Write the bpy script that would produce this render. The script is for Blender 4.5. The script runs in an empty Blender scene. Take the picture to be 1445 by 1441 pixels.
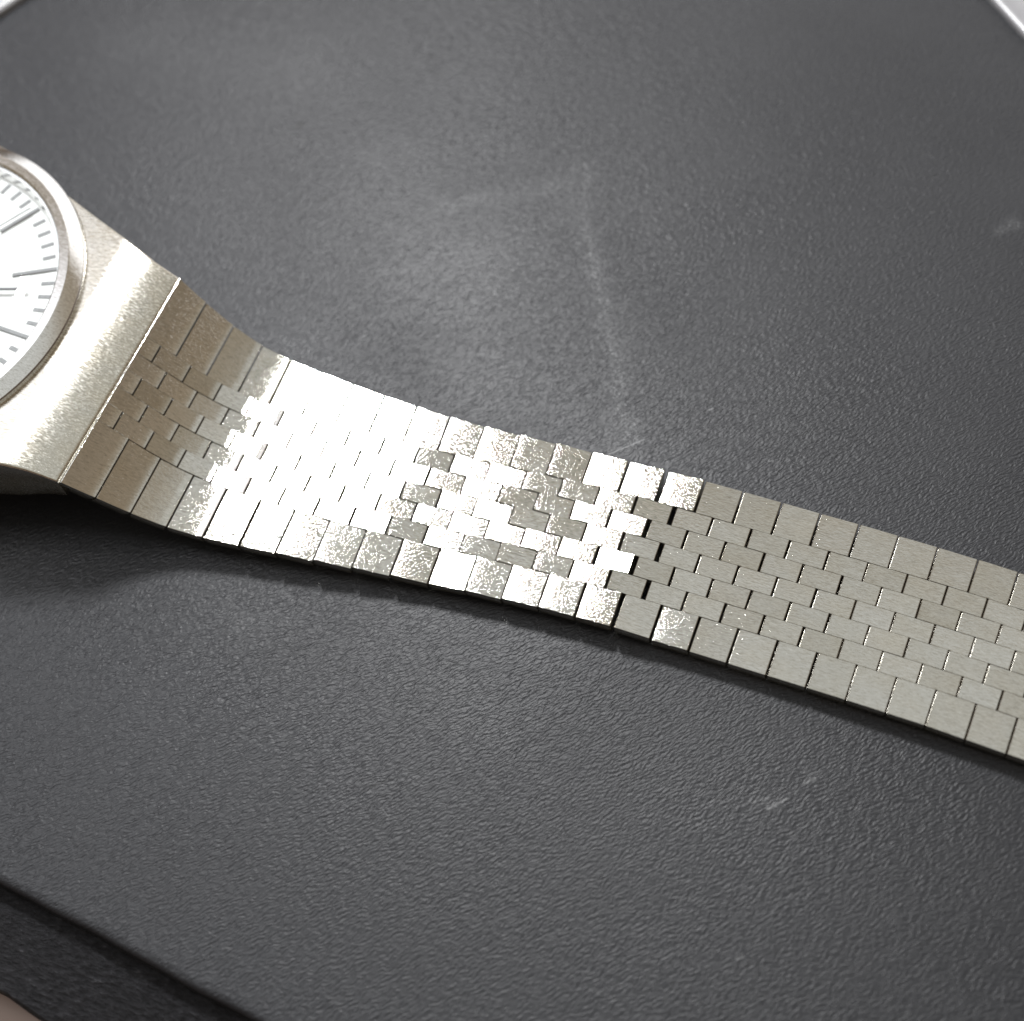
import bpy, bmesh, math, random
import numpy as np
from mathutils import Vector, Matrix

random.seed(7)
rng = np.random.default_rng(7)
S = 0.000889            # one working unit (0.889 mm) in metres
scn = bpy.context.scene
col = scn.collection

# ------------------------------------------------------------------ camera
R = ((0.92083, 0.375911, -0.103747), (0.284278, -0.829192, -0.481276), (-0.266943, 0.413681, -0.870408))
C = Vector((80.572, -61.634, 128.678))
cam_d = bpy.data.cameras.new('camera')
cam = bpy.data.objects.new('camera', cam_d)
col.objects.link(cam)
xr, dn, fw = Vector(R[0]), Vector(R[1]), Vector(R[2])
M3 = Matrix((xr, -dn, -fw)).transposed()
cam.matrix_world = Matrix.Translation(C * S) @ M3.to_4x4()
cam_d.sensor_width = 36
cam_d.lens = 2200.2 / 1445 * 36
cam_d.clip_start = 0.005
cam_d.clip_end = 20
cam_d.dof.use_dof = True
cam_d.dof.focus_distance = 143.5 * S
cam_d.dof.aperture_fstop = cam_d.lens / 2.3
scn.camera = cam

# ------------------------------------------------------------------ world: a dim warm room
w = bpy.data.worlds.new('World')
scn.world = w
w.use_nodes = True
nt = w.node_tree
bg = nt.nodes['Background']
tc = nt.nodes.new('ShaderNodeTexCoord')
sx = nt.nodes.new('ShaderNodeSeparateXYZ')
rp = nt.nodes.new('ShaderNodeValToRGB')
nt.links.new(tc.outputs['Generated'], sx.inputs[0])
nt.links.new(sx.outputs[2], rp.inputs[0])
nt.links.new(rp.outputs[0], bg.inputs[0])
e = rp.color_ramp.elements
e[0].position = 0.0; e[0].color = (0.075, 0.052, 0.04, 1)
e[1].position = 0.90; e[1].color = (0.74, 0.745, 0.71, 1)
m2 = rp.color_ramp.elements.new(0.82); m2.color = (0.43, 0.375, 0.295, 1)
m = rp.color_ramp.elements.new(0.66); m.color = (0.35, 0.28, 0.20, 1)
bg.inputs[1].default_value = 0.85

# ------------------------------------------------------------------ the desk lamp
LAMP_AT = Vector((28, -2, 0)); LAMP_DIR = Vector((-0.285, 0.47, 0.835)).normalized(); LAMP_D = 320
ld = bpy.data.lights.new('desk_lamp', 'AREA')
ld.shape = 'RECTANGLE'; ld.size = 38 * S; ld.size_y = 54 * S
ld.energy = 0.80; ld.color = (0.985, 0.99, 1.0)
lamp = bpy.data.objects.new('desk_lamp', ld)
col.objects.link(lamp)
lp = LAMP_AT + LAMP_DIR * LAMP_D
lamp.location = lp * S
lamp.rotation_euler = (-LAMP_DIR).to_track_quat('-Z', 'Y').to_euler()

# two pale walls / windows of the room: one to the left, one beyond the table; then an added fill light
def room_light(name, pos, target, sx_, sy_, radiance, color):
    d = bpy.data.lights.new(name, 'AREA')
    d.shape = 'RECTANGLE'; d.size = sx_ * S; d.size_y = sy_ * S
    d.energy = radiance * math.pi * d.size * d.size_y; d.color = color
    o = bpy.data.objects.new(name, d)
    col.objects.link(o)
    o.location = Vector(pos) * S
    o.rotation_euler = (Vector(pos) - Vector(target)).to_track_quat('Z', 'Y').to_euler()
room_light('left_window', (-400, 170, 460), (0, 0, 0), 260, 440, 1.8, (0.88, 0.91, 1.0))
room_light('mat_sheen_fill', (-235, -30, 470), (0, 0, 0), 130, 130, 9.5, (0.93, 0.95, 1.0))  # added fill, no real fixture: lifts the sheen on the mat's lower left
room_light('far_window', (60, 620, 250), (0, 0, 20), 980, 470, 1.4, (0.97, 0.98, 1.0))

scn.view_settings.view_transform = 'Standard'
scn.view_settings.look = 'None'
scn.view_settings.exposure = 0.0
scn.view_settings.gamma = 1.0
scn.cycles.max_bounces = 8
scn.cycles.transparent_max_bounces = 8

# ------------------------------------------------------------------ node helpers
def new_mat(name):
    mt = bpy.data.materials.new(name); mt.use_nodes = True
    t = mt.node_tree
    for n in list(t.nodes):
        t.nodes.remove(n)
    out = t.nodes.new('ShaderNodeOutputMaterial')
    return mt, t, out

def nd(t, typ, **kw):
    n = t.nodes.new(typ)
    for k, v in kw.items():
        if k == 'i':
            for a, b in v.items():
                if isinstance(b, bpy.types.NodeSocket):
                    t.links.new(b, n.inputs[a])
                else:
                    n.inputs[a].default_value = b
        else:
            setattr(n, k, v)
    return n

def mth(t, op, a, b=0.0, clamp=False):
    n = t.nodes.new('ShaderNodeMath'); n.operation = op; n.use_clamp = clamp
    for i, v in enumerate((a, b)):
        if isinstance(v, bpy.types.NodeSocket):
            t.links.new(v, n.inputs[i])
        else:
            n.inputs[i].default_value = v
    return n.outputs[0]

def coords(t, scale, rot=0.0, use_random=True):
    """object coordinates in working units, shifted per object"""
    tc = nd(t, 'ShaderNodeTexCoord')
    v = tc.outputs['Object']
    if use_random:
        oi = nd(t, 'ShaderNodeObjectInfo')
        sh = nd(t, 'ShaderNodeVectorMath', operation='SCALE', i={0: (0.9, 0.37, 0.61)})
        t.links.new(oi.outputs['Random'], sh.inputs['Scale'])
        ad = nd(t, 'ShaderNodeVectorMath', operation='ADD', i={0: v, 1: sh.outputs[0]})
        v = ad.outputs[0]
    mp = nd(t, 'ShaderNodeMapping', i={'Vector': v, 'Rotation': (0, 0, rot), 'Scale': tuple(s / S for s in scale)})
    return mp.outputs[0]

def ramp(t, fac, stops):
    r = nd(t, 'ShaderNodeValToRGB', i={0: fac})
    el = r.color_ramp.elements
    el[0].position = stops[0][0]; el[0].color = (*stops[0][1], 1)
    el[1].position = stops[-1][0]; el[1].color = (*stops[-1][1], 1)
    for p, c in stops[1:-1]:
        x = el.new(p); x.color = (*c, 1)
    return r.outputs[0]

def steel(name, base=(0.735, 0.732, 0.712), rough=0.085, brush=0.06, sparkle=1.0, dirt=0.5, axis='x', wave=0.02):
    mt, t, out = new_mat(name)
    # long fine brushing lines
    sc = (0.9, 12, 6) if axis == 'x' else (12, 0.9, 6)
    n1 = nd(t, 'ShaderNodeTexNoise', i={'Vector': coords(t, sc), 'Scale': 1.0, 'Detail': 3.0, 'Roughness': 0.65})
    # short scuffs that make the surface sparkle
    sc2 = (3.4, 7.5, 5) if axis == 'x' else (7.5, 3.4, 5)
    n2 = nd(t, 'ShaderNodeTexNoise', i={'Vector': coords(t, sc2), 'Scale': 1.0, 'Detail': 2.5, 'Roughness': 0.6, 'Distortion': 0.6})
    n3 = nd(t, 'ShaderNodeTexNoise', i={'Vector': coords(t, (0.35, 0.5, 0.4)), 'Scale': 1.0, 'Detail': 2.0})
    h = mth(t, 'ADD', mth(t, 'MULTIPLY', n1.outputs[0], brush), mth(t, 'MULTIPLY', n2.outputs[0], sparkle))
    bp = nd(t, 'ShaderNodeBump', i={'Height': h, 'Strength': 1.0, 'Distance': 0.013 * S})
    bp2 = nd(t, 'ShaderNodeBump', i={'Height': n3.outputs[0], 'Strength': 1.0, 'Distance': wave * S, 'Normal': bp.outputs[0]})
    # tarnish: warm faint patches and one or two stains
    n4 = nd(t, 'ShaderNodeTexNoise', i={'Vector': coords(t, (0.22, 0.3, 0.3)), 'Scale': 1.0, 'Detail': 5.0, 'Roughness': 0.6})
    b2 = tuple(c * f for c, f in zip(base, (0.93, 0.87, 0.76)))
    cc = ramp(t, n4.outputs[0], [(0.40, base), (0.78, tuple(a + (b - a) * dirt for a, b in zip(base, b2)))])
    sp = nd(t, 'ShaderNodeTexNoise', i={'Vector': coords(t, (1.6, 7, 5)), 'Scale': 1.0, 'Detail': 5.0, 'Roughness': 0.8})
    rg = nd(t, 'ShaderNodeMapRange', i={0: sp.outputs[0], 1: 0.35, 2: 0.7, 3: rough * 0.8, 4: rough * 1.3})
    dk = ramp(t, sp.outputs[0], [(0.28, (0.56, 0.54, 0.50)), (0.47, (0.90, 0.895, 0.88)), (0.60, (1.0, 1.0, 1.0)), (0.74, (1.25, 1.25, 1.24))])
    mx = nd(t, 'ShaderNodeMix', data_type='RGBA', blend_type='MULTIPLY', i={0: 1.0, 6: cc, 7: dk})
    oi = nd(t, 'ShaderNodeObjectInfo')
    tone = ramp(t, oi.outputs['Random'], [(0.0, (0.87, 0.855, 0.82)), (0.4, (0.97, 0.968, 0.96)), (1.0, (1.05, 1.05, 1.05))])
    mx2 = nd(t, 'ShaderNodeMix', data_type='RGBA', blend_type='MULTIPLY', i={0: 1.0 if name.startswith('brushed') else 0.0, 6: mx.outputs[2], 7: tone})
    g = nd(t, 'ShaderNodeBsdfAnisotropic', distribution='BECKMANN', i={'Color': mx2.outputs[2], 'Roughness': rg.outputs[0], 'Normal': bp2.outputs[0]})
    d = nd(t, 'ShaderNodeBsdfDiffuse', i={'Color': (0.45, 0.43, 0.37, 1), 'Normal': bp2.outputs[0]})
    ms = nd(t, 'ShaderNodeMixShader', i={0: 0.045})
    t.links.new(g.outputs[0], ms.inputs[1]); t.links.new(d.outputs[0], ms.inputs[2])
    t.links.new(ms.outputs[0], out.inputs[0])
    return mt

M_link = steel('brushed_nickel_steel')
M_case = steel('satin_case_steel', base=(0.71, 0.69, 0.635), rough=0.25, brush=0.6, sparkle=0.09, dirt=0.7, wave=0.003)
M_bezel = steel('polished_bezel_steel', base=(0.86, 0.86, 0.86), rough=0.20, brush=0.02, sparkle=0.05, dirt=0.05, wave=0.01)

def principled(name, base, rough, metallic=0.0, spec=0.5):
    mt, t, out = new_mat(name)
    p = nd(t, 'ShaderNodeBsdfPrincipled', i={'Base Color': (*base, 1), 'Roughness': rough, 'Metallic': metallic, 'Specular IOR Level': spec})
    t.links.new(p.outputs[0], out.inputs[0])
    return mt, t, p

M_marker, _, _ = principled('grey_marker_paint', (0.28, 0.28, 0.285), 0.6, 0.0, 0.1)
M_hand, _, _ = principled('hand_steel', (0.14, 0.14, 0.145), 0.4, 0.3)

M_dial, t, p = principled('silver_white_dial', (0.84, 0.84, 0.835), 0.42, 0.0)
nz = nd(t, 'ShaderNodeTexNoise', i={'Vector': coords(t, (6, 6, 6), use_random=False), 'Scale': 1.0, 'Detail': 3.0})
bp = nd(t, 'ShaderNodeBump', i={'Height': nz.outputs[0], 'Strength': 0.3, 'Distance': 0.01 * S})
t.links.new(bp.outputs[0], p.inputs['Normal'])

# watch crystal: clear with a fresnel gloss
M_glass, t, out = new_mat('clear_watch_crystal')
tr = nd(t, 'ShaderNodeBsdfTransparent', i={0: (0.97, 0.98, 0.98, 1)})
gl = nd(t, 'ShaderNodeBsdfAnisotropic', distribution='BECKMANN', i={'Color': (1, 1, 1, 1), 'Roughness': 0.06})
lw = nd(t, 'ShaderNodeLayerWeight', i={0: 0.5})
fr5 = mth(t, 'ADD', mth(t, 'MULTIPLY', mth(t, 'POWER', lw.outputs['Facing'], 5.0), 0.9), 0.025)
ms = nd(t, 'ShaderNodeMixShader', i={0: fr5, 1: tr.outputs[0], 2: gl.outputs[0]})
t.links.new(ms.outputs[0], out.inputs[0])

# black grained leatherette
M_mat, t, p = principled('black_grained_leatherette', (0.04, 0.04, 0.042), 0.5, spec=0.36)
at = nd(t, 'ShaderNodeAttribute', attribute_name='dust')
warp = nd(t, 'ShaderNodeTexNoise', i={'Vector': coords(t, (0.8, 0.8, 0.8), use_random=False), 'Scale': 1.0, 'Detail': 2.0})
base = coords(t, (1, 1, 1), rot=math.radians(-50), use_random=False)
wv = nd(t, 'ShaderNodeVectorMath', operation='MULTIPLY_ADD', i={0: warp.outputs['Color'], 1: (0.7, 0.7, 0), 2: base})
st = nd(t, 'ShaderNodeMapping', i={'Vector': wv.outputs[0], 'Scale': (1.9, 4.9, 1)})
a1 = nd(t, 'ShaderNodeTexNoise', i={'Vector': st.outputs[0], 'Scale': 1.0, 'Detail': 0.8, 'Roughness': 0.5, 'Distortion': 0.25})
ridge = a1.outputs[0]
a2 = nd(t, 'ShaderNodeTexNoise', i={'Vector': coords(t, (5, 5, 5), use_random=False), 'Scale': 1.0, 'Detail': 3.0, 'Roughness': 0.6})
h = mth(t, 'ADD', mth(t, 'MULTIPLY', ridge, 1.0), mth(t, 'MULTIPLY', a2.outputs[0], 0.22))
amp = nd(t, 'ShaderNodeTexNoise', i={'Vector': coords(t, (0.05, 0.05, 0.05), use_random=False), 'Scale': 1.0, 'Detail': 2.0})
hs = mth(t, 'MULTIPLY', h, mth(t, 'ADD', mth(t, 'MULTIPLY', amp.outputs[0], 1.0), 0.45))
bp = nd(t, 'ShaderNodeBump', i={'Height': hs, 'Strength': 1.0, 'Distance': 0.085 * S})
t.links.new(bp.outputs[0], p.inputs['Normal'])
# dust: chalky smear (vertex attribute) broken up by grain, plus sparse specks
dn1 = nd(t, 'ShaderNodeTexNoise', i={'Vector': coords(t, (3.6, 3.6, 3.6), use_random=False), 'Scale': 1.0, 'Detail': 4.0, 'Roughness': 0.7})
brk = nd(t, 'ShaderNodeMapRange', i={0: dn1.outputs[0], 1: 0.46, 2: 0.68, 3: 0.10, 4: 1.7})
sm = mth(t, 'MULTIPLY', at.outputs['Fac'], brk.outputs[0])
cl = nd(t, 'ShaderNodeTexNoise', i={'Vector': coords(t, (0.045, 0.06, 0.05), use_random=False), 'Scale': 1.0, 'Detail': 4.0, 'Roughness': 0.55})
clm = nd(t, 'ShaderNodeMapRange', i={0: cl.outputs[0], 1: 0.45, 2: 0.75, 3: 0.0, 4: 0.012})
vo = nd(t, 'ShaderNodeTexVoronoi', i={'Vector': coords(t, (0.45, 0.45, 0.45), use_random=False), 'Scale': 1.0})
spk = nd(t, 'ShaderNodeMapRange', i={0: vo.outputs['Distance'], 1: 0.035, 2: 0.0, 3: 0.0, 4: 0.8})
pick = mth(t, 'GREATER_THAN', nd(t, 'ShaderNodeSeparateColor', i={0: vo.outputs['Color']}).outputs[0], 0.72)
def scratch(t, a, b, width, raw=None):
    raw = raw or nd(t, 'ShaderNodeTexCoord').outputs['Object']
    A = Vector((*a, GZ_)) * S; Bv = Vector((*b, GZ_)) * S; d = Bv - A
    pa = nd(t, 'ShaderNodeVectorMath', operation='SUBTRACT', i={0: raw, 1: A}).outputs[0]
    dt = nd(t, 'ShaderNodeVectorMath', operation='DOT_PRODUCT', i={0: pa, 1: d / d.length_squared}).outputs['Value']
    tt = mth(t, 'MAXIMUM', mth(t, 'MINIMUM', dt, 1.0), 0.0)
    sc = nd(t, 'ShaderNodeVectorMath', operation='SCALE', i={0: d}); t.links.new(tt, sc.inputs['Scale'])
    ds = nd(t, 'ShaderNodeVectorMath', operation='DISTANCE', i={0: pa, 1: sc.outputs[0]}).outputs['Value']
    return nd(t, 'ShaderNodeMapRange', i={0: ds, 1: width * S, 2: 0.0, 3: 0.0, 4: 1.0}).outputs[0]
GZ_ = -1.9
scr = mth(t, 'MULTIPLY', scratch(t, (46.6, 8.8), (49.8, 12.0), 0.10), 0.9)
for a_, b_, w_ in (((73.9, -32.4), (74.3, -32.0), 0.14), ((54.6, 17.2), (55.0, 17.5), 0.14), ((72.4, -19.4), (73.6, -18.0), 0.16), ((74.6, -16.2), (75.3, -15.4), 0.16), ((74.1, -17.4), (74.3, -16.8), 0.1),
                   ((62, 13.5), (62.3, 13.7), 0.12), ((8, -33), (8.5, -32.4), 0.08), ((41, -31), (41.9, -31.5), 0.06)):
    scr = mth(t, 'MAXIMUM', scr, mth(t, 'MULTIPLY', scratch(t, a_, b_, w_), 0.55))
wn = nd(t, 'ShaderNodeTexNoise', i={'Vector': coords(t, (0.33, 0.33, 0.33), use_random=False), 'Scale': 1.0, 'Detail': 3.0, 'Roughness': 0.6})
wc = nd(t, 'ShaderNodeVectorMath', operation='SUBTRACT', i={0: wn.outputs['Color'], 1: (0.5, 0.5, 0.5)})
wobble = nd(t, 'ShaderNodeVectorMath', operation='MULTIPLY_ADD', i={0: wc.outputs[0], 1: (4.2 * S, 4.2 * S, 0), 2: nd(t, 'ShaderNodeTexCoord').outputs['Object']}).outputs[0]
line = None
POLY = [(31.6, 42.6), (33.0, 39.9), (34.3, 37.0), (35.7, 34.4), (37.4, 30.7), (40.1, 26.4), (42.4, 22.2), (44.9, 18.4), (46.4, 15.4), (47.9, 13.2), (48.6, 10.9)]
POLY2 = [(20.0, 33.2), (22.4, 35.2), (24.7, 35.4), (28.0, 37.9), (30.6, 39.6), (31.8, 41.9)]
for pl, w_, k_ in ((POLY[:4], 1.3, 0.55), (POLY[3:], 1.1, 0.95), (POLY2, 1.5, 0.6)):
    for a_, b_ in zip(pl[:-1], pl[1:]):
        q_ = mth(t, 'MULTIPLY', scratch(t, a_, b_, w_, wobble), k_)
        line = q_ if line is None else mth(t, 'MAXIMUM', line, q_)
gr = nd(t, 'ShaderNodeTexNoise', i={'Vector': coords(t, (2.6, 2.6, 2.6), use_random=False), 'Scale': 1.0, 'Detail': 5.0, 'Roughness': 0.8})
grm = nd(t, 'ShaderNodeMapRange', i={0: gr.outputs[0], 1: 0.50, 2: 0.66, 3: 0.0, 4: 1.5})
sm = mth(t, 'ADD', sm, mth(t, 'MULTIPLY', line, grm.outputs[0]))
sm = mth(t, 'ADD', sm, mth(t, 'MULTIPLY', scr, mth(t, 'MULTIPLY', dn1.outputs[0], 4.5)))
tot = mth(t, 'ADD', mth(t, 'ADD', mth(t, 'MULTIPLY', sm, 0.30), clm.outputs[0]), mth(t, 'MULTIPLY', spk.outputs[0], pick), clamp=True)
pit = scratch(t, (32.0, -20.2), (32.1, -20.1), 0.28)
for a_, b_, w_ in (((39.2, -29.6), (40.4, -28.3), 0.13), ((-1.6, 38.9), (-1.2, 39.1), 0.5), ((6, 30), (6.2, 30.1), 0.4), ((95, 10), (95.2, 10.2), 0.3)):
    pit = mth(t, 'MAXIMUM', pit, scratch(t, a_, b_, w_))
pc = nd(t, 'ShaderNodeMix', data_type='RGBA', i={0: mth(t, 'MULTIPLY', pit, 0.9, True), 6: (0.0195, 0.0205, 0.024, 1), 7: (0.003, 0.003, 0.003, 1)})
mc = nd(t, 'ShaderNodeMix', data_type='RGBA', i={0: tot, 6: pc.outputs[2], 7: (0.42, 0.43, 0.44, 1)})
t.links.new(mc.outputs[2], p.inputs['Base Color'])
rr = nd(t, 'ShaderNodeMapRange', i={0: cl.outputs[0], 1: 0.35, 2: 0.7, 3: 0.40, 4: 0.48})
t.links.new(rr.outputs[0], p.inputs['Roughness'])

# black fibrous foam
M_foam, t, p = principled('black_fibrous_foam', (0.022, 0.022, 0.024), 0.85, spec=0.3)
a1 = nd(t, 'ShaderNodeTexNoise', i={'Vector': coords(t, (1.1, 2.6, 2), rot=math.radians(-48), use_random=False), 'Scale': 1.0, 'Detail': 4.0, 'Roughness': 0.7})
bp = nd(t, 'ShaderNodeBump', i={'Height': a1.outputs[0], 'Strength': 1.0, 'Distance': 0.9 * S})
t.links.new(bp.outputs[0], p.inputs['Normal'])
t.links.new(ramp(t, a1.outputs[0], [(0.4, (0.012, 0.012, 0.014)), (0.62, (0.03, 0.03, 0.034)), (0.8, (0.11, 0.11, 0.12))]), p.inputs['Base Color'])

# brown wood table top
M_wood, t, p = principled('brown_wood_table', (0.2, 0.13, 0.1), 0.5)
a1 = nd(t, 'ShaderNodeTexNoise', i={'Vector': coords(t, (0.02, 0.5, 0.5), use_random=False), 'Scale': 1.0, 'Detail': 5.0})
t.links.new(ramp(t, a1.outputs[0], [(0.3, (0.24, 0.165, 0.13)), (0.7, (0.32, 0.23, 0.19))]), p.inputs['Base Color'])

# white plastic rims
M_white, t, p = principled('white_plastic', (0.60, 0.60, 0.61), 0.28)
a1 = nd(t, 'ShaderNodeTexNoise', i={'Vector': coords(t, (0.3, 0.3, 0.3), use_random=False), 'Scale': 1.0, 'Detail': 3.0})
t.links.new(ramp(t, a1.outputs[0], [(0.3, (0.27, 0.27, 0.285)), (0.7, (0.33, 0.33, 0.34))]), p.inputs['Base Color'])

# ------------------------------------------------------------------ object helpers
def tag(o, label=None, cat=None, group=None, kind=None):
    if label: o['label'] = label
    if cat: o['category'] = cat
    if group: o['group'] = group
    if kind: o['kind'] = kind
    return o

def mesh_obj(name, verts, faces, mat, parent=None, mw=None, smooth=None):
    """verts in working units, in world space unless mw (a local frame) is given"""
    me = bpy.data.meshes.new(name)
    me.from_pydata([tuple(c * S for c in v) for v in verts], [], faces)
    me.materials.append(mat)
    me.update()
    if smooth is not None:
        me.polygons.foreach_set('use_smooth', [True] * len(me.polygons))
        if smooth > 0:
            me.set_sharp_from_angle(angle=math.radians(smooth))
    o = bpy.data.objects.new(name, me)
    col.objects.link(o)
    if mw is not None:
        o.matrix_world = mw
    if parent is not None:
        o.parent = parent
        o.matrix_parent_inverse = parent_inv[parent.name]
    return o
parent_inv = {}

GZ = -1.9      # height of the mat's top

# ------------------------------------------------------------------ table, foam, mat
def slab(name, outline, z1, z0, mat, edge=0.5):
    """prism with a rounded upper edge"""
    n = len(outline); vs = []; fs = []
    cx = sum(p[0] for p in outline) / n; cy = sum(p[1] for p in outline) / n
    rings = [(0, z0), (0, z1 - edge), (edge * 0.3, z1 - edge * 0.3), (edge, z1)]
    for ins, z in rings:
        for (x, y) in outline:
            d = math.hypot(x - cx, y - cy)
            vs.append((x - (x - cx) / d * ins, y - (y - cy) / d * ins, z))
    for r in range(3):
        for i in range(n):
            j = (i + 1) % n
            fs.append((r * n + i, r * n + j, (r + 1) * n + j, (r + 1) * n + i))
    fs.append(tuple(range(3 * n, 4 * n)))
    fs.append(tuple(reversed(range(n))))
    return mesh_obj(name, vs, fs, mat, smooth=35)

tag(mesh_obj('table_top', [(-900, -900, -10), (900, -900, -10), (900, 900, -10), (-900, 900, -10),
                           (-900, -900, -30), (900, -900, -30), (900, 900, -30), (-900, 900, -30)],
             [(0, 1, 2, 3), (7, 6, 5, 4), (0, 4, 5, 1), (1, 5, 6, 2), (2, 6, 7, 3), (3, 7, 4, 0)], M_wood),
    label='brown table surface showing in the lower left corner', kind='structure')

def edge_y(x):
    return -49.0 - (x - 11.7) * 0.088 + 0.05 * math.sin(x * 0.35) + 0.03 * math.sin(x * 0.9 + 1)
ol = []
for i in range(60):
    x = -70 + 210 * i / 59
    ol.append((x, -57.4 - (x - 17) * 0.10 + 0.15 * math.sin(x * 0.5) + 0.1 * math.sin(x * 1.3)))
ol += [(140, 125), (-70, 125)]
foam = slab('foam_pad', ol, -4.1, -9.98, M_foam, 0.9)
tag(foam, 'black fuzzy foam pad under the leather mat at the lower left', 'pad')

def seg_d(X, Y, pts):
    D = np.full(X.shape, 1e9)
    for (x0, y0), (x1, y1) in zip(pts[:-1], pts[1:]):
        dx, dy = x1 - x0, y1 - y0
        tt = np.clip(((X - x0) * dx + (Y - y0) * dy) / (dx * dx + dy * dy), 0, 1)
        D = np.minimum(D, np.hypot(X - x0 - tt * dx, Y - y0 - tt * dy))
    return D

def build_mat():
    xs = np.concatenate([[-68, -62], np.arange(-56, 112, 0.5), [118, 126, 136]])
    vv = np.concatenate([np.arange(1.0, 136, 0.5), [142, 150, 160, 170]])
    roll = [(0.0, -2.1), (0.0, -0.75), (0.06, -0.42), (0.22, -0.18), (0.45, -0.06)]
    nx = len(xs); ny = len(vv) + len(roll)
    V = np.zeros((ny, nx, 3))
    ey = np.array([edge_y(x) for x in xs])
    for r, (dy, dz) in enumerate(roll):
        V[r, :, 0] = xs; V[r, :, 1] = ey + dy; V[r, :, 2] = GZ + dz
    for r, v in enumerate(vv):
        V[r + len(roll), :, 0] = xs; V[r + len(roll), :, 1] = ey + v; V[r + len(roll), :, 2] = GZ
    X, Y = V[..., 0], V[..., 1]
    # very slight unevenness of the stuffed surface
    V[len(roll):, :, 2] += (0.05 * np.sin(X / 9 + 1) * np.cos(Y / 11))[len(roll):] - 0.05
    idx = np.arange(nx * ny).reshape(ny, nx)
    F = np.stack([idx[:-1, :-1], idx[:-1, 1:], idx[1:, 1:], idx[1:, :-1]], -1).reshape(-1, 4)
    me = bpy.data.meshes.new('leather_mat')
    me.from_pydata((V.reshape(-1, 3) * S).tolist(), [], F.tolist())
    me.materials.append(M_mat)
    me.polygons.foreach_set('use_smooth', [True] * len(me.polygons))
    # where chalky dust sits
    X0, Y0 = X, Y
    X = X0 + 0.7 * np.sin(Y0 * 0.7 + 0.4 * X0) + 0.45 * np.sin(Y0 * 1.9 - X0 * 0.8) + 0.9 * np.sin(Y0 * 0.21)
    Y = Y0 + 0.8 * np.sin(X0 * 0.63 + 1.2) + 0.4 * np.sin(X0 * 1.7 + Y0 * 0.5)
    patch = 0.55 + 0.45 * np.sin(X0 * 0.45 + 1.1 * np.sin(Y0 * 0.31)) * np.sin(Y0 * 0.52 + 2 + np.sin(X0 * 0.4))
    main = seg_d(X, Y, [(31.0, 43), (34.0, 37.5), (37.0, 31), (42.3, 22.4), (46.2, 16), (48.6, 11.2), (49.5, 6)])
    D = np.exp(-(main / 1.6) ** 2) * 0.30 * patch
    D = np.maximum(D, 0.25 * patch * np.exp(-(seg_d(X, Y, [(20.2, 33.4), (24.5, 35.6), (30.5, 39)]) / 1.1) ** 2))
    D = np.maximum(D, 0.25 * patch * np.exp(-(seg_d(X, Y, [(10, 37), (13.5, 36.5), (18.5, 32.5)]) / 2.2) ** 2))
    D = np.maximum(D, 0.25 * np.exp(-(seg_d(X, Y, [(20.6, -18.2), (23.6, -18.4)]) / 1.2) ** 2))
    D = np.maximum(D, 0.05 * np.exp(-(seg_d(X, Y, [(8, 28), (22, 22), (30, 27)]) / 5.0) ** 2))
    D = np.maximum(D, 0.15 * np.exp(-(seg_d(X, Y, [(-26, 45), (-7, 46)]) / 5.0) ** 2))
    D = np.maximum(D, 0.5 * np.exp(-(seg_d(X, Y, [(75.2, 46.6), (77, 47.8)]) / 0.6) ** 2))
    D = np.maximum(D, 0.4 * np.exp(-(seg_d(X, Y, [(72.7, -18.8), (73.2, -18.3)]) / 0.55) ** 2))
    D = np.maximum(D, 0.35 * np.exp(-(seg_d(X, Y, [(74.7, -16.1), (75.2, -15.6)]) / 0.45) ** 2))
    a = me.attributes.new('dust', 'FLOAT', 'POINT')
    a.data.foreach_set('value', D.reshape(-1).astype(np.float32))
    o = bpy.data.objects.new('leather_mat', me)
    col.objects.link(o)
    return tag(o, 'black grained leather mat with chalky smears under the steel watch', 'mat')
build_mat()

# ------------------------------------------------------------------ white rims at the upper corners
def rail(name, a, b, prof, label, bend=0.0):
    """profile (across, height) swept from a to b, bulging sideways by bend"""
    a = Vector(a); b = Vector(b); d = (b - a).normalized(); nrm = Vector((-d.y, d.x))
    vs = []; fs = []; n = 24; m_ = len(prof)
    for i in range(n + 1):
        u = i / n
        c = a.lerp(b, u) + nrm * bend * (1 - (2 * u - 1) ** 2)
        for (pu, pz) in prof:
            q = c + nrm * pu
            vs.append((q.x, q.y, pz))
    for i in range(n):
        for j in range(m_):
            k = (j + 1) % m_
            fs.append((i * m_ + j, (i + 1) * m_ + j, (i + 1) * m_ + k, i * m_ + k))
    fs.append(tuple(range(m_))); fs.append(tuple(reversed(range(n * m_, (n + 1) * m_))))
    o = mesh_obj(name, vs, fs, M_white, smooth=50)
    bm = bmesh.new(); bm.from_mesh(o.data); bmesh.ops.recalc_face_normals(bm, faces=bm.faces); bm.to_mesh(o.data); bm.free()
    return tag(o, label, 'rim')
def roundbar(w_, h_, z0, n=10):
    pts = [(0, z0)]
    for i in range(n + 1):
        a = math.pi * (1 - i / n)
        pts.append((w_ / 2 + w_ / 2 * math.cos(a), z0 + h_ * 0.5 + h_ * 0.5 * math.sin(a)))
    pts.append((w_, z0))
    return pts
rail('dish_rim', (40, 103.5), (110, 38.5), roundbar(3.2, 0.9, GZ - 0.02), 'glossy white raised rim cutting across the upper right corner')
rail('tray_rim', (-57.1, 18.5), (-33.6, 68.5), roundbar(6, 1.3, GZ - 0.02), 'pale grey rim just showing in the upper left corner')

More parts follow.
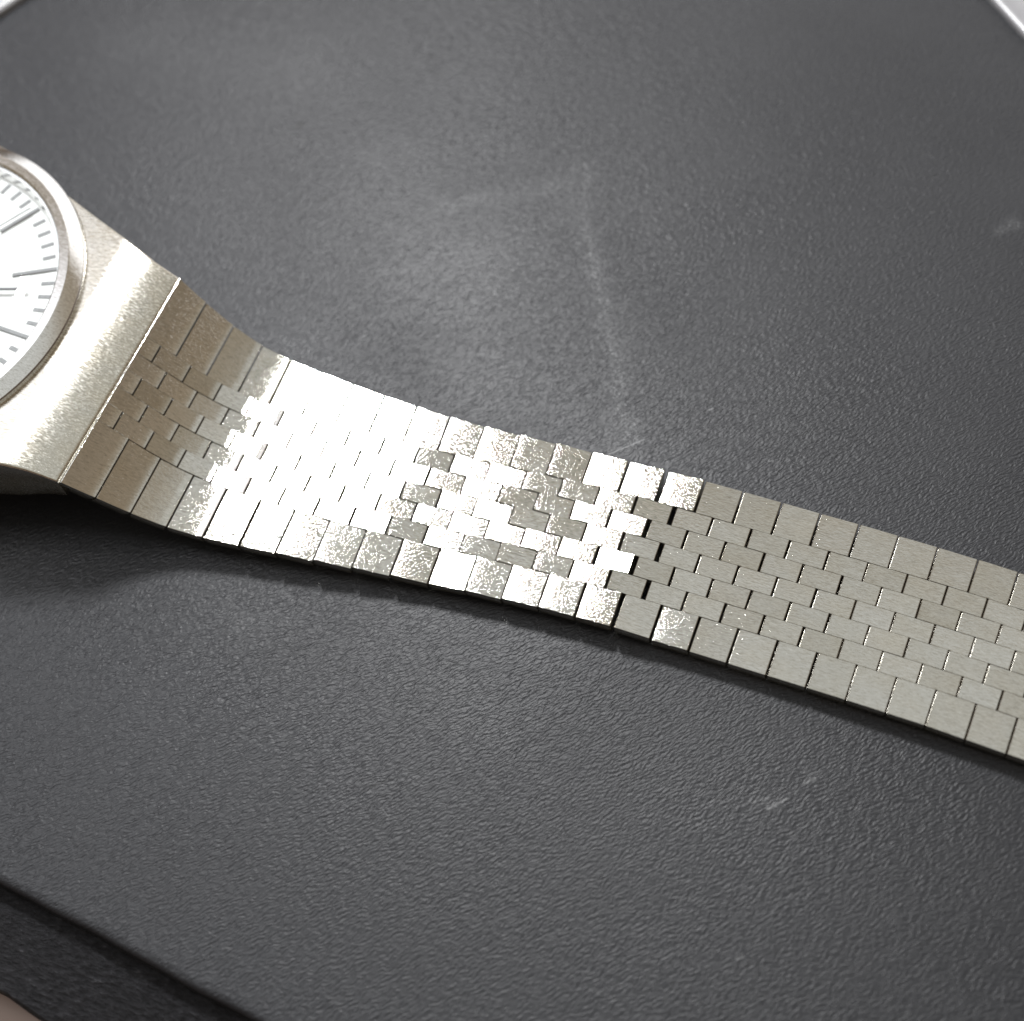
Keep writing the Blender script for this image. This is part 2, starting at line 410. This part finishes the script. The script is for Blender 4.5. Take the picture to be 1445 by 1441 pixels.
# ------------------------------------------------------------------ the watch
watch = bpy.data.objects.new('wristwatch', None)
col.objects.link(watch)
watch.empty_display_size = 0.01
watch.location = Vector((-24.2, -1.9, GZ)) * S
bpy.context.view_layer.update()
parent_inv[watch.name] = Matrix.Translation(-watch.location)
tag(watch, 'steel wristwatch with white dial and brick link bracelet lying on black leather', 'watch')

PX = [2.495, 5.082, 7.783, 10.856, 14.204, 17.732, 21.323, 24.95, 28.604, 32.248, 35.899, 39.544, 43.13, 46.731, 50.331, 53.974, 57.631, 61.267, 64.923, 68.566, 72.178, 75.763, 79.332, 82.875, 86.4]
PY = [-3.184, -3.144, -3.089, -3.033, -2.925, -2.778, -2.623, -2.441, -2.195, -1.9, -1.582, -1.265, -0.984, -0.741, -0.528, -0.35, -0.198, -0.077, -0.003, 0.049, 0.095, 0.115, 0.114, 0.094, 0.0]
PZ = [8.56, 6.119, 3.868, 2.188, 1.34, 1.031, 0.885, 0.75, 0.646, 0.502, 0.344, 0.295, 0.426, 0.476, 0.497, 0.459, 0.236, 0.002, -0.031, -0.04, -0.035, -0.026, -0.014, 0.006, 0.0]
HW = [12.268, 11.748, 11.299, 10.894, 10.542, 10.204, 9.85, 9.51, 9.206, 8.955, 8.787, 8.676, 8.591, 8.517, 8.481, 8.492, 8.534, 8.556, 8.559, 8.555, 8.543, 8.527, 8.511, 8.492, 8.493]
PSI = [0.0155, 0.0179, 0.0193, 0.0252, 0.0369, 0.0425, 0.0466, 0.0587, 0.0741, 0.0838, 0.0868, 0.0824, 0.0727, 0.0632, 0.054, 0.0452, 0.0375, 0.0268, 0.0172, 0.0135, 0.0092, 0.0027, -0.003, -0.0162, -0.0267]
NK = 31
while len(PX) < NK:
    PX.append(PX[-1] + 3.55); PY.append(PY[-1] - 0.10); PZ.append(0.0); HW.append(8.49); PSI.append(-0.03)

def at_s(s):
    i = min(int(s), NK - 2); f = s - i
    L = lambda A: A[i] * (1 - f) + A[i + 1] * f
    psi = L(PSI)
    return Vector((L(PX), L(PY), L(PZ))), Vector((-math.sin(psi), math.cos(psi), 0.0)), L(HW)

ROW_H = 2.0
def gap_at(k):
    if k < 3.6: return 0.10
    if k < 5: return 0.16
    if k < 9.6: return 0.24
    if k < 13.8: return 0.15
    if k < 14.8: return 0.24
    if k < 15.6: return 0.42
    if k < 20.5: return 0.20
    return 0.12

# how each link of the loosest stretch leans (degrees, positive leans its face towards the clasp)
LEAN = {'W': 0.4, 'B': 4.8, 'S': 5.7, 'D': 7.0, 'N': 10.0}   # away from the lean that would mirror the lamp
ROWS = {   # link numbers 4 .. 16 of each row
    1: 'WWWWBSSDDBBSN',
    2: 'WWWWDBBDDSNNN',
    3: 'WWWWWSBDDBBNN',
    4: 'WWWBDBBNDBNNN',
    5: 'WWWWSSBBSBWNN',
    6: 'WWWWDBDNDBNNN',
    7: 'WWBSDSWSBSBND'}
EXTRA = {}
def lean_of(row, k, P, n):
    kk = int(math.floor(k))
    if 4 <= kk <= 16:
        hv = ((C - P).normalized() + (lp - P).normalized()).normalized()
        ideal = math.degrees(math.atan2(hv.x, hv.z) - math.atan2(n.x, n.z))
        return max(-5.0, min(7.5, ideal + LEAN[ROWS[row][kk - 4]] + random.gauss(0, 0.3)))
    return random.gauss(0, 0.7 if kk > 16 else 0.15)

def make_link(row, s0, s1, v0, v1):
    """v0 < v1: offsets across, measured as functions of s (callables)"""
    P0, Y0, _ = at_s(s0); P1, Y1, _ = at_s(s1)
    kmid = (s0 + s1) / 2
    g0 = gap_at(s0); g1 = gap_at(s1)
    if s0 < 0.01: g0 = 0.12
    L = (P1 - P0).length
    a0 = g0 / 2 / L; a1 = 1 - g1 / 2 / L
    c00 = P0 + Y0 * (v0(s0) + 0.007); c01 = P0 + Y0 * (v1(s0) - 0.007)
    c10 = P1 + Y1 * (v0(s1) + 0.007); c11 = P1 + Y1 * (v1(s1) - 0.007)
    def q(a, b):
        return c00 * (1 - a) * (1 - b) + c10 * a * (1 - b) + c01 * (1 - a) * b + c11 * a * b
    cen = q(0.5, 0.5)
    u = (q(1, 0.5) - q(0, 0.5)).normalized(); y = (q(0.5, 1) - q(0.5, 0))
    n = u.cross(y).normalized(); y = n.cross(u)
    lean = math.radians(lean_of(row, s0, cen, n))
    roll = math.radians(random.gauss(0, 0.35))
    Rm = Matrix((u, y, n)).transposed()
    lift = random.uniform(-0.02, 0.02)
    fr = Matrix.Translation(cen + n * lift) @ Rm.to_4x4() @ Matrix.Rotation(lean, 4, 'Y') @ Matrix.Rotation(roll, 4, 'X')
    inv = (Matrix.Translation(cen) @ Rm.to_4x4()).inverted()
    thick = 1.75 + max(0, 3.5 - kmid) * 0.22
    b = 0.055
    ds = [0, b, 0.45, 0.95]
    Lr = L * (a1 - a0)
    if Lr < 2.2:
        cols_ = [0, b, Lr * 0.35, Lr * 0.65, Lr - b, Lr]
    else:
        cols_ = ds + [Lr - 0.8, Lr - 0.35, Lr - b, Lr]
    W_ = (q(0.5, 1) - q(0.5, 0)).length
    rows_ = [0, 0.024, W_ - 0.024, W_]
    flare = 0.15 if kmid < 4.3 else 0.0
    soft = 0.012 if kmid > 15 else (0.015 if kmid > 4.3 else 0.0)
    if kmid > 19: soft = 0.018
    def hgt(x, yy):
        z = 0.0
        if x < 0.95: z -= soft * (1 - x / 0.95) ** 2
        dr = Lr - x
        if flare and dr < 0.8: z += flare * (1 - dr / 0.8) ** 2
        return z
    vs = []; fs = []
    nc = len(cols_); nr = len(rows_)
    for j, yy in enumerate(rows_):
        for i, x in enumerate(cols_):
            a = a0 + (a1 - a0) * x / Lr
            w_ = inv @ q(a, yy / W_)
            edge = (i in (0, nc - 1)) or (j in (0, nr - 1))
            corner = (i in (0, nc - 1)) and (j in (0, nr - 1))
            z = hgt(x, yy) - (b * 0.75 if edge else 0)
            if corner:
                w_.x *= 1 - 0.06 / (Lr / 2); w_.y *= 1 - 0.06 / (W_ / 2)
            vs.append((w_.x, w_.y, z))
    id_ = lambda i, j: j * nc + i
    for j in range(nr - 1):
        for i in range(nc - 1):
            fs.append((id_(i, j), id_(i + 1, j), id_(i + 1, j + 1), id_(i, j + 1)))
    ring = [id_(i, 0) for i in range(nc)] + [id_(nc - 1, j) for j in range(1, nr)] + \
           [id_(i, nr - 1) for i in range(nc - 2, -1, -1)] + [id_(0, j) for j in range(nr - 2, 0, -1)]
    base = len(vs)
    m_ = len(ring)
    for zz, ins in ((-0.62, 0.0), (-0.80, 0.16), (-thick, 0.30)):      # the link narrows below its face plate
        for r_ in ring:
            x_, y_ = vs[r_][0], vs[r_][1]
            vs.append((x_, y_ - math.copysign(ins, y_) * (abs(y_) > W_ * 0.3), zz))
    for i in range(m_):
        j = (i + 1) % m_
        fs.append((ring[j], ring[i], base + i, base + j))
        for q_ in (0, 1):
            o0 = base + q_ * m_; o1 = o0 + m_
            fs.append((o0 + j, o0 + i, o1 + i, o1 + j))
    fs.append(tuple(reversed(range(base + 2 * m_, base + 3 * m_))))
    mw = Matrix.Translation(fr.translation * S) @ fr.to_3x3().to_4x4()
    return mesh_obj('link', vs, fs, M_link, parent=watch, mw=mw, smooth=22)

def bound(i):      # i-th boundary across, from the upper (far) edge 0 .. 7
    if i == 0: return lambda s: at_s(s)[2]
    if i == 7: return lambda s: -at_s(s)[2]
    return lambda s, i=i: ROW_H * 2.5 - ROW_H * (i - 1)
for row in range(1, 8):
    top_b, bot_b = bound(row - 1), bound(row)
    s = 0.0
    cuts = [float(k) for k in range(NK - 1)] if row % 2 == 1 else [0.0] + [k + 0.5 for k in range(NK - 1)]
    for s0, s1 in zip(cuts[:-1], cuts[1:]):
        make_link(row, s0, s1, bot_b, top_b)

# ---- case: polar loft around the dial opening
CX, CY = -23.5, -2.4
def half_w(x):
    pts = [(-23.5, 20.0), (-21, 19.5), (-18, 18.4), (-13.8, 16.9), (-8, 14.95), (-3, 13.35), (0, 12.6), (2.5, 12.27)]
    d = abs(x - CX); x = CX + d
    for (x0, y0), (x1, y1) in zip(pts[:-1], pts[1:]):
        if x <= x1:
            return y0 + (y1 - y0) * (x - x0) / (x1 - x0)
    return 12.27
def mid_y(x):
    d = x - CX
    return CY - 0.78 * (d / 26.0) if d > 0 else CY
def top_z(x):
    d = abs(x - CX) - 19.3
    if d <= 0: return 10.46
    return 10.46 - 0.42 * (d - 2.0 * (1 - math.exp(-d / 2.0))) + 0.010 * max(0, (d - 6.2) / 0.4) ** 2
def bot_z(x):
    d = abs(x - CX)
    return 3.4 if d < 20 else 3.4 + (d - 20) / 6.7 * 2.2
def case_mesh():
    XE = 25.94
    angs = sorted(set([i * 2 * math.pi / 240 for i in range(240)]))
    # add the exact lug corners
    for sx_ in (1, -1):
        for sy_ in (1, -1):
            x = CX + sx_ * XE
            angs.append(math.atan2(mid_y(x) + sy_ * half_w(x) - CY, sx_ * XE) % (2 * math.pi))
    angs = sorted(angs)
    def out_r(a):
        lo, hi = 15.0, 40.0
        for _ in range(40):
            m_ = (lo + hi) / 2
            x = CX + m_ * math.cos(a); y = CY + m_ * math.sin(a)
            inside = abs(x - CX) <= XE + 1e-6 and abs(y - mid_y(x)) <= half_w(x)
            if inside: lo = m_
            else: hi = m_
        return lo
    R0 = 17.6
    NRAD = 44
    vs = []; n = len(angs)
    rings = []
    def add(fn):
        st_ = len(vs)
        for a in angs:
            vs.append(fn(a))
        rings.append(st_)
    ro = {a: out_r(a) for a in angs}
    add(lambda a: (CX + R0 * math.cos(a), CY + R0 * math.sin(a), 8.9))
    for k in range(NRAD + 1):
        tt = k / NRAD
        def fn(a, tt=tt):
            r = R0 + (ro[a] - 0.22 - R0) * tt
            x = CX + r * math.cos(a); y = CY + r * math.sin(a)
            return (x, y, top_z(x))
        add(fn)
    def rim(f, dz):
        def fn(a):
            r = ro[a] - 0.22 * (1 - f)
            x = CX + r * math.cos(a); y = CY + r * math.sin(a)
            return (x, y, top_z(x) - dz)
        return fn
    add(rim(0.6, 0.06)); add(rim(1.0, 0.22))
    def low(ins, frac):
        def fn(a):
            r = ro[a] - ins
            x = CX + r * math.cos(a); y = CY + r * math.sin(a)
            return (x, y, bot_z(x) * (1 - frac) + (top_z(x) - 0.22) * frac)
        return fn
    add(low(0.0, 0.62)); add(low(0.25, 0.12)); add(low(0.7, 0.0)); 
    add(lambda a: (CX + 8 * math.cos(a), CY + 8 * math.sin(a), 3.4))
    fs = []
    for r in range(len(rings) - 1):
        for i in range(n):
            j = (i + 1) % n
            fs.append((rings[r] + i, rings[r + 1] + i, rings[r + 1] + j, rings[r] + j))
    fs.append(tuple(reversed(range(rings[-1], rings[-1] + n))))
    o = mesh_obj('case', vs, fs, M_case, parent=watch, smooth=38)
    bm = bmesh.new(); bm.from_mesh(o.data); bmesh.ops.recalc_face_normals(bm, faces=bm.faces); bm.to_mesh(o.data); bm.free()
    return o
case = case_mesh()

def lathe(name, prof, mat, n=192, closed=True, smooth=30, cx=CX, cy=CY):
    vs = []; fs = []; m_ = len(prof)
    for i in range(n):
        a = 2 * math.pi * i / n
        for r, z in prof:
            vs.append((cx + r * math.cos(a), cy + r * math.sin(a), z))
    for i in range(n):
        j = (i + 1) % n
        for k in range(m_ if closed else m_ - 1):
            l = (k + 1) % m_
            fs.append((i * m_ + k, j * m_ + k, j * m_ + l, i * m_ + l))
    o = mesh_obj(name, vs, fs, mat, parent=watch, smooth=smooth)
    bm = bmesh.new(); bm.from_mesh(o.data); bmesh.ops.recalc_face_normals(bm, faces=bm.faces); bm.to_mesh(o.data); bm.free()
    return o
lathe('case_back', [(3, 3.5), (15.2, 3.5), (15.2, 0.5), (13.6, GZ + 0.02), (3, GZ + 0.02)], M_case, 96)
lathe('bezel', [(19.30, 10.2), (19.36, 10.9), (19.28, 11.05), (18.15, 11.72), (18.0, 11.78), (17.15, 11.82), (17.02, 11.75), (17.0, 10.0), (17.45, 9.8), (17.45, 10.2)], M_bezel, smooth=14)
lathe('chapter_ring', [(17.0, 11.3), (16.75, 11.25), (16.45, 10.22), (17.0, 10.20)], M_bezel)
dial = lathe('dial', [(0.0, 10.20), (16.98, 10.20), (16.98, 9.8), (0.0, 9.8)], M_dial, 96)
lathe('crystal', [(0.0, 12.0), (14.0, 12.0), (16.6, 12.0), (16.95, 11.75), (16.98, 11.35), (0.0, 11.38)], M_glass, 128)

parent_inv[dial.name] = parent_inv[watch.name]
def bar(name, ang, r0, r1, wd, z, hgt, mat, parent, taper=1.0):
    a = math.radians(ang)
    mw = Matrix.Translation(Vector((CX, CY, z)) * S) @ Matrix.Rotation(a, 4, 'Z')
    b = min(0.05, wd * 0.2)
    w0, w1 = wd / 2, wd / 2 * taper
    vs = [(r0, -w0, 0), (r1, -w1, 0), (r1, w1, 0), (r0, w0, 0),
          (r0, -w0, hgt - b), (r1, -w1, hgt - b), (r1, w1, hgt - b), (r0, w0, hgt - b),
          (r0 + b, -w0 + b, hgt), (r1 - b, -w1 + b, hgt), (r1 - b, w1 - b, hgt), (r0 + b, w0 - b, hgt)]
    fs = [(3, 2, 1, 0), (8, 9, 10, 11)]
    for k in (0, 4):
        for i in range(4):
            j = (i + 1) % 4
            fs.append((k + i, k + j, k + 4 + j, k + 4 + i))
    o = mesh_obj(name, vs, fs, mat)
    o.parent = parent
    o.matrix_world = mw
    return o
bpy.context.view_layer.update()
for i in range(60):
    ang = -2 + 6 * i
    if i % 5 == 0:
        bar('hour_marker', ang, 11.8, 16.3, 0.42, 10.20, 0.2, M_marker, dial)
    else:
        bar('minute_marker', ang, 14.85, 16.2, 0.48, 10.205, 0.06, M_marker, dial)
bar('hour_hand', 205, -2.5, 9.0, 0.8, 10.50, 0.14, M_hand, watch, 0.8)
bar('minute_hand', 18, -3.0, 13.8, 0.34, 10.74, 0.14, M_hand, watch, 0.8)
bar('second_hand', 58, -4.0, 15.6, 0.16, 10.96, 0.07, M_hand, watch, 0.8)
lathe('hand_hub', [(0.0, 11.16), (0.75, 11.13), (0.85, 11.0), (0.85, 10.2), (0.0, 10.2)], M_hand, 32)
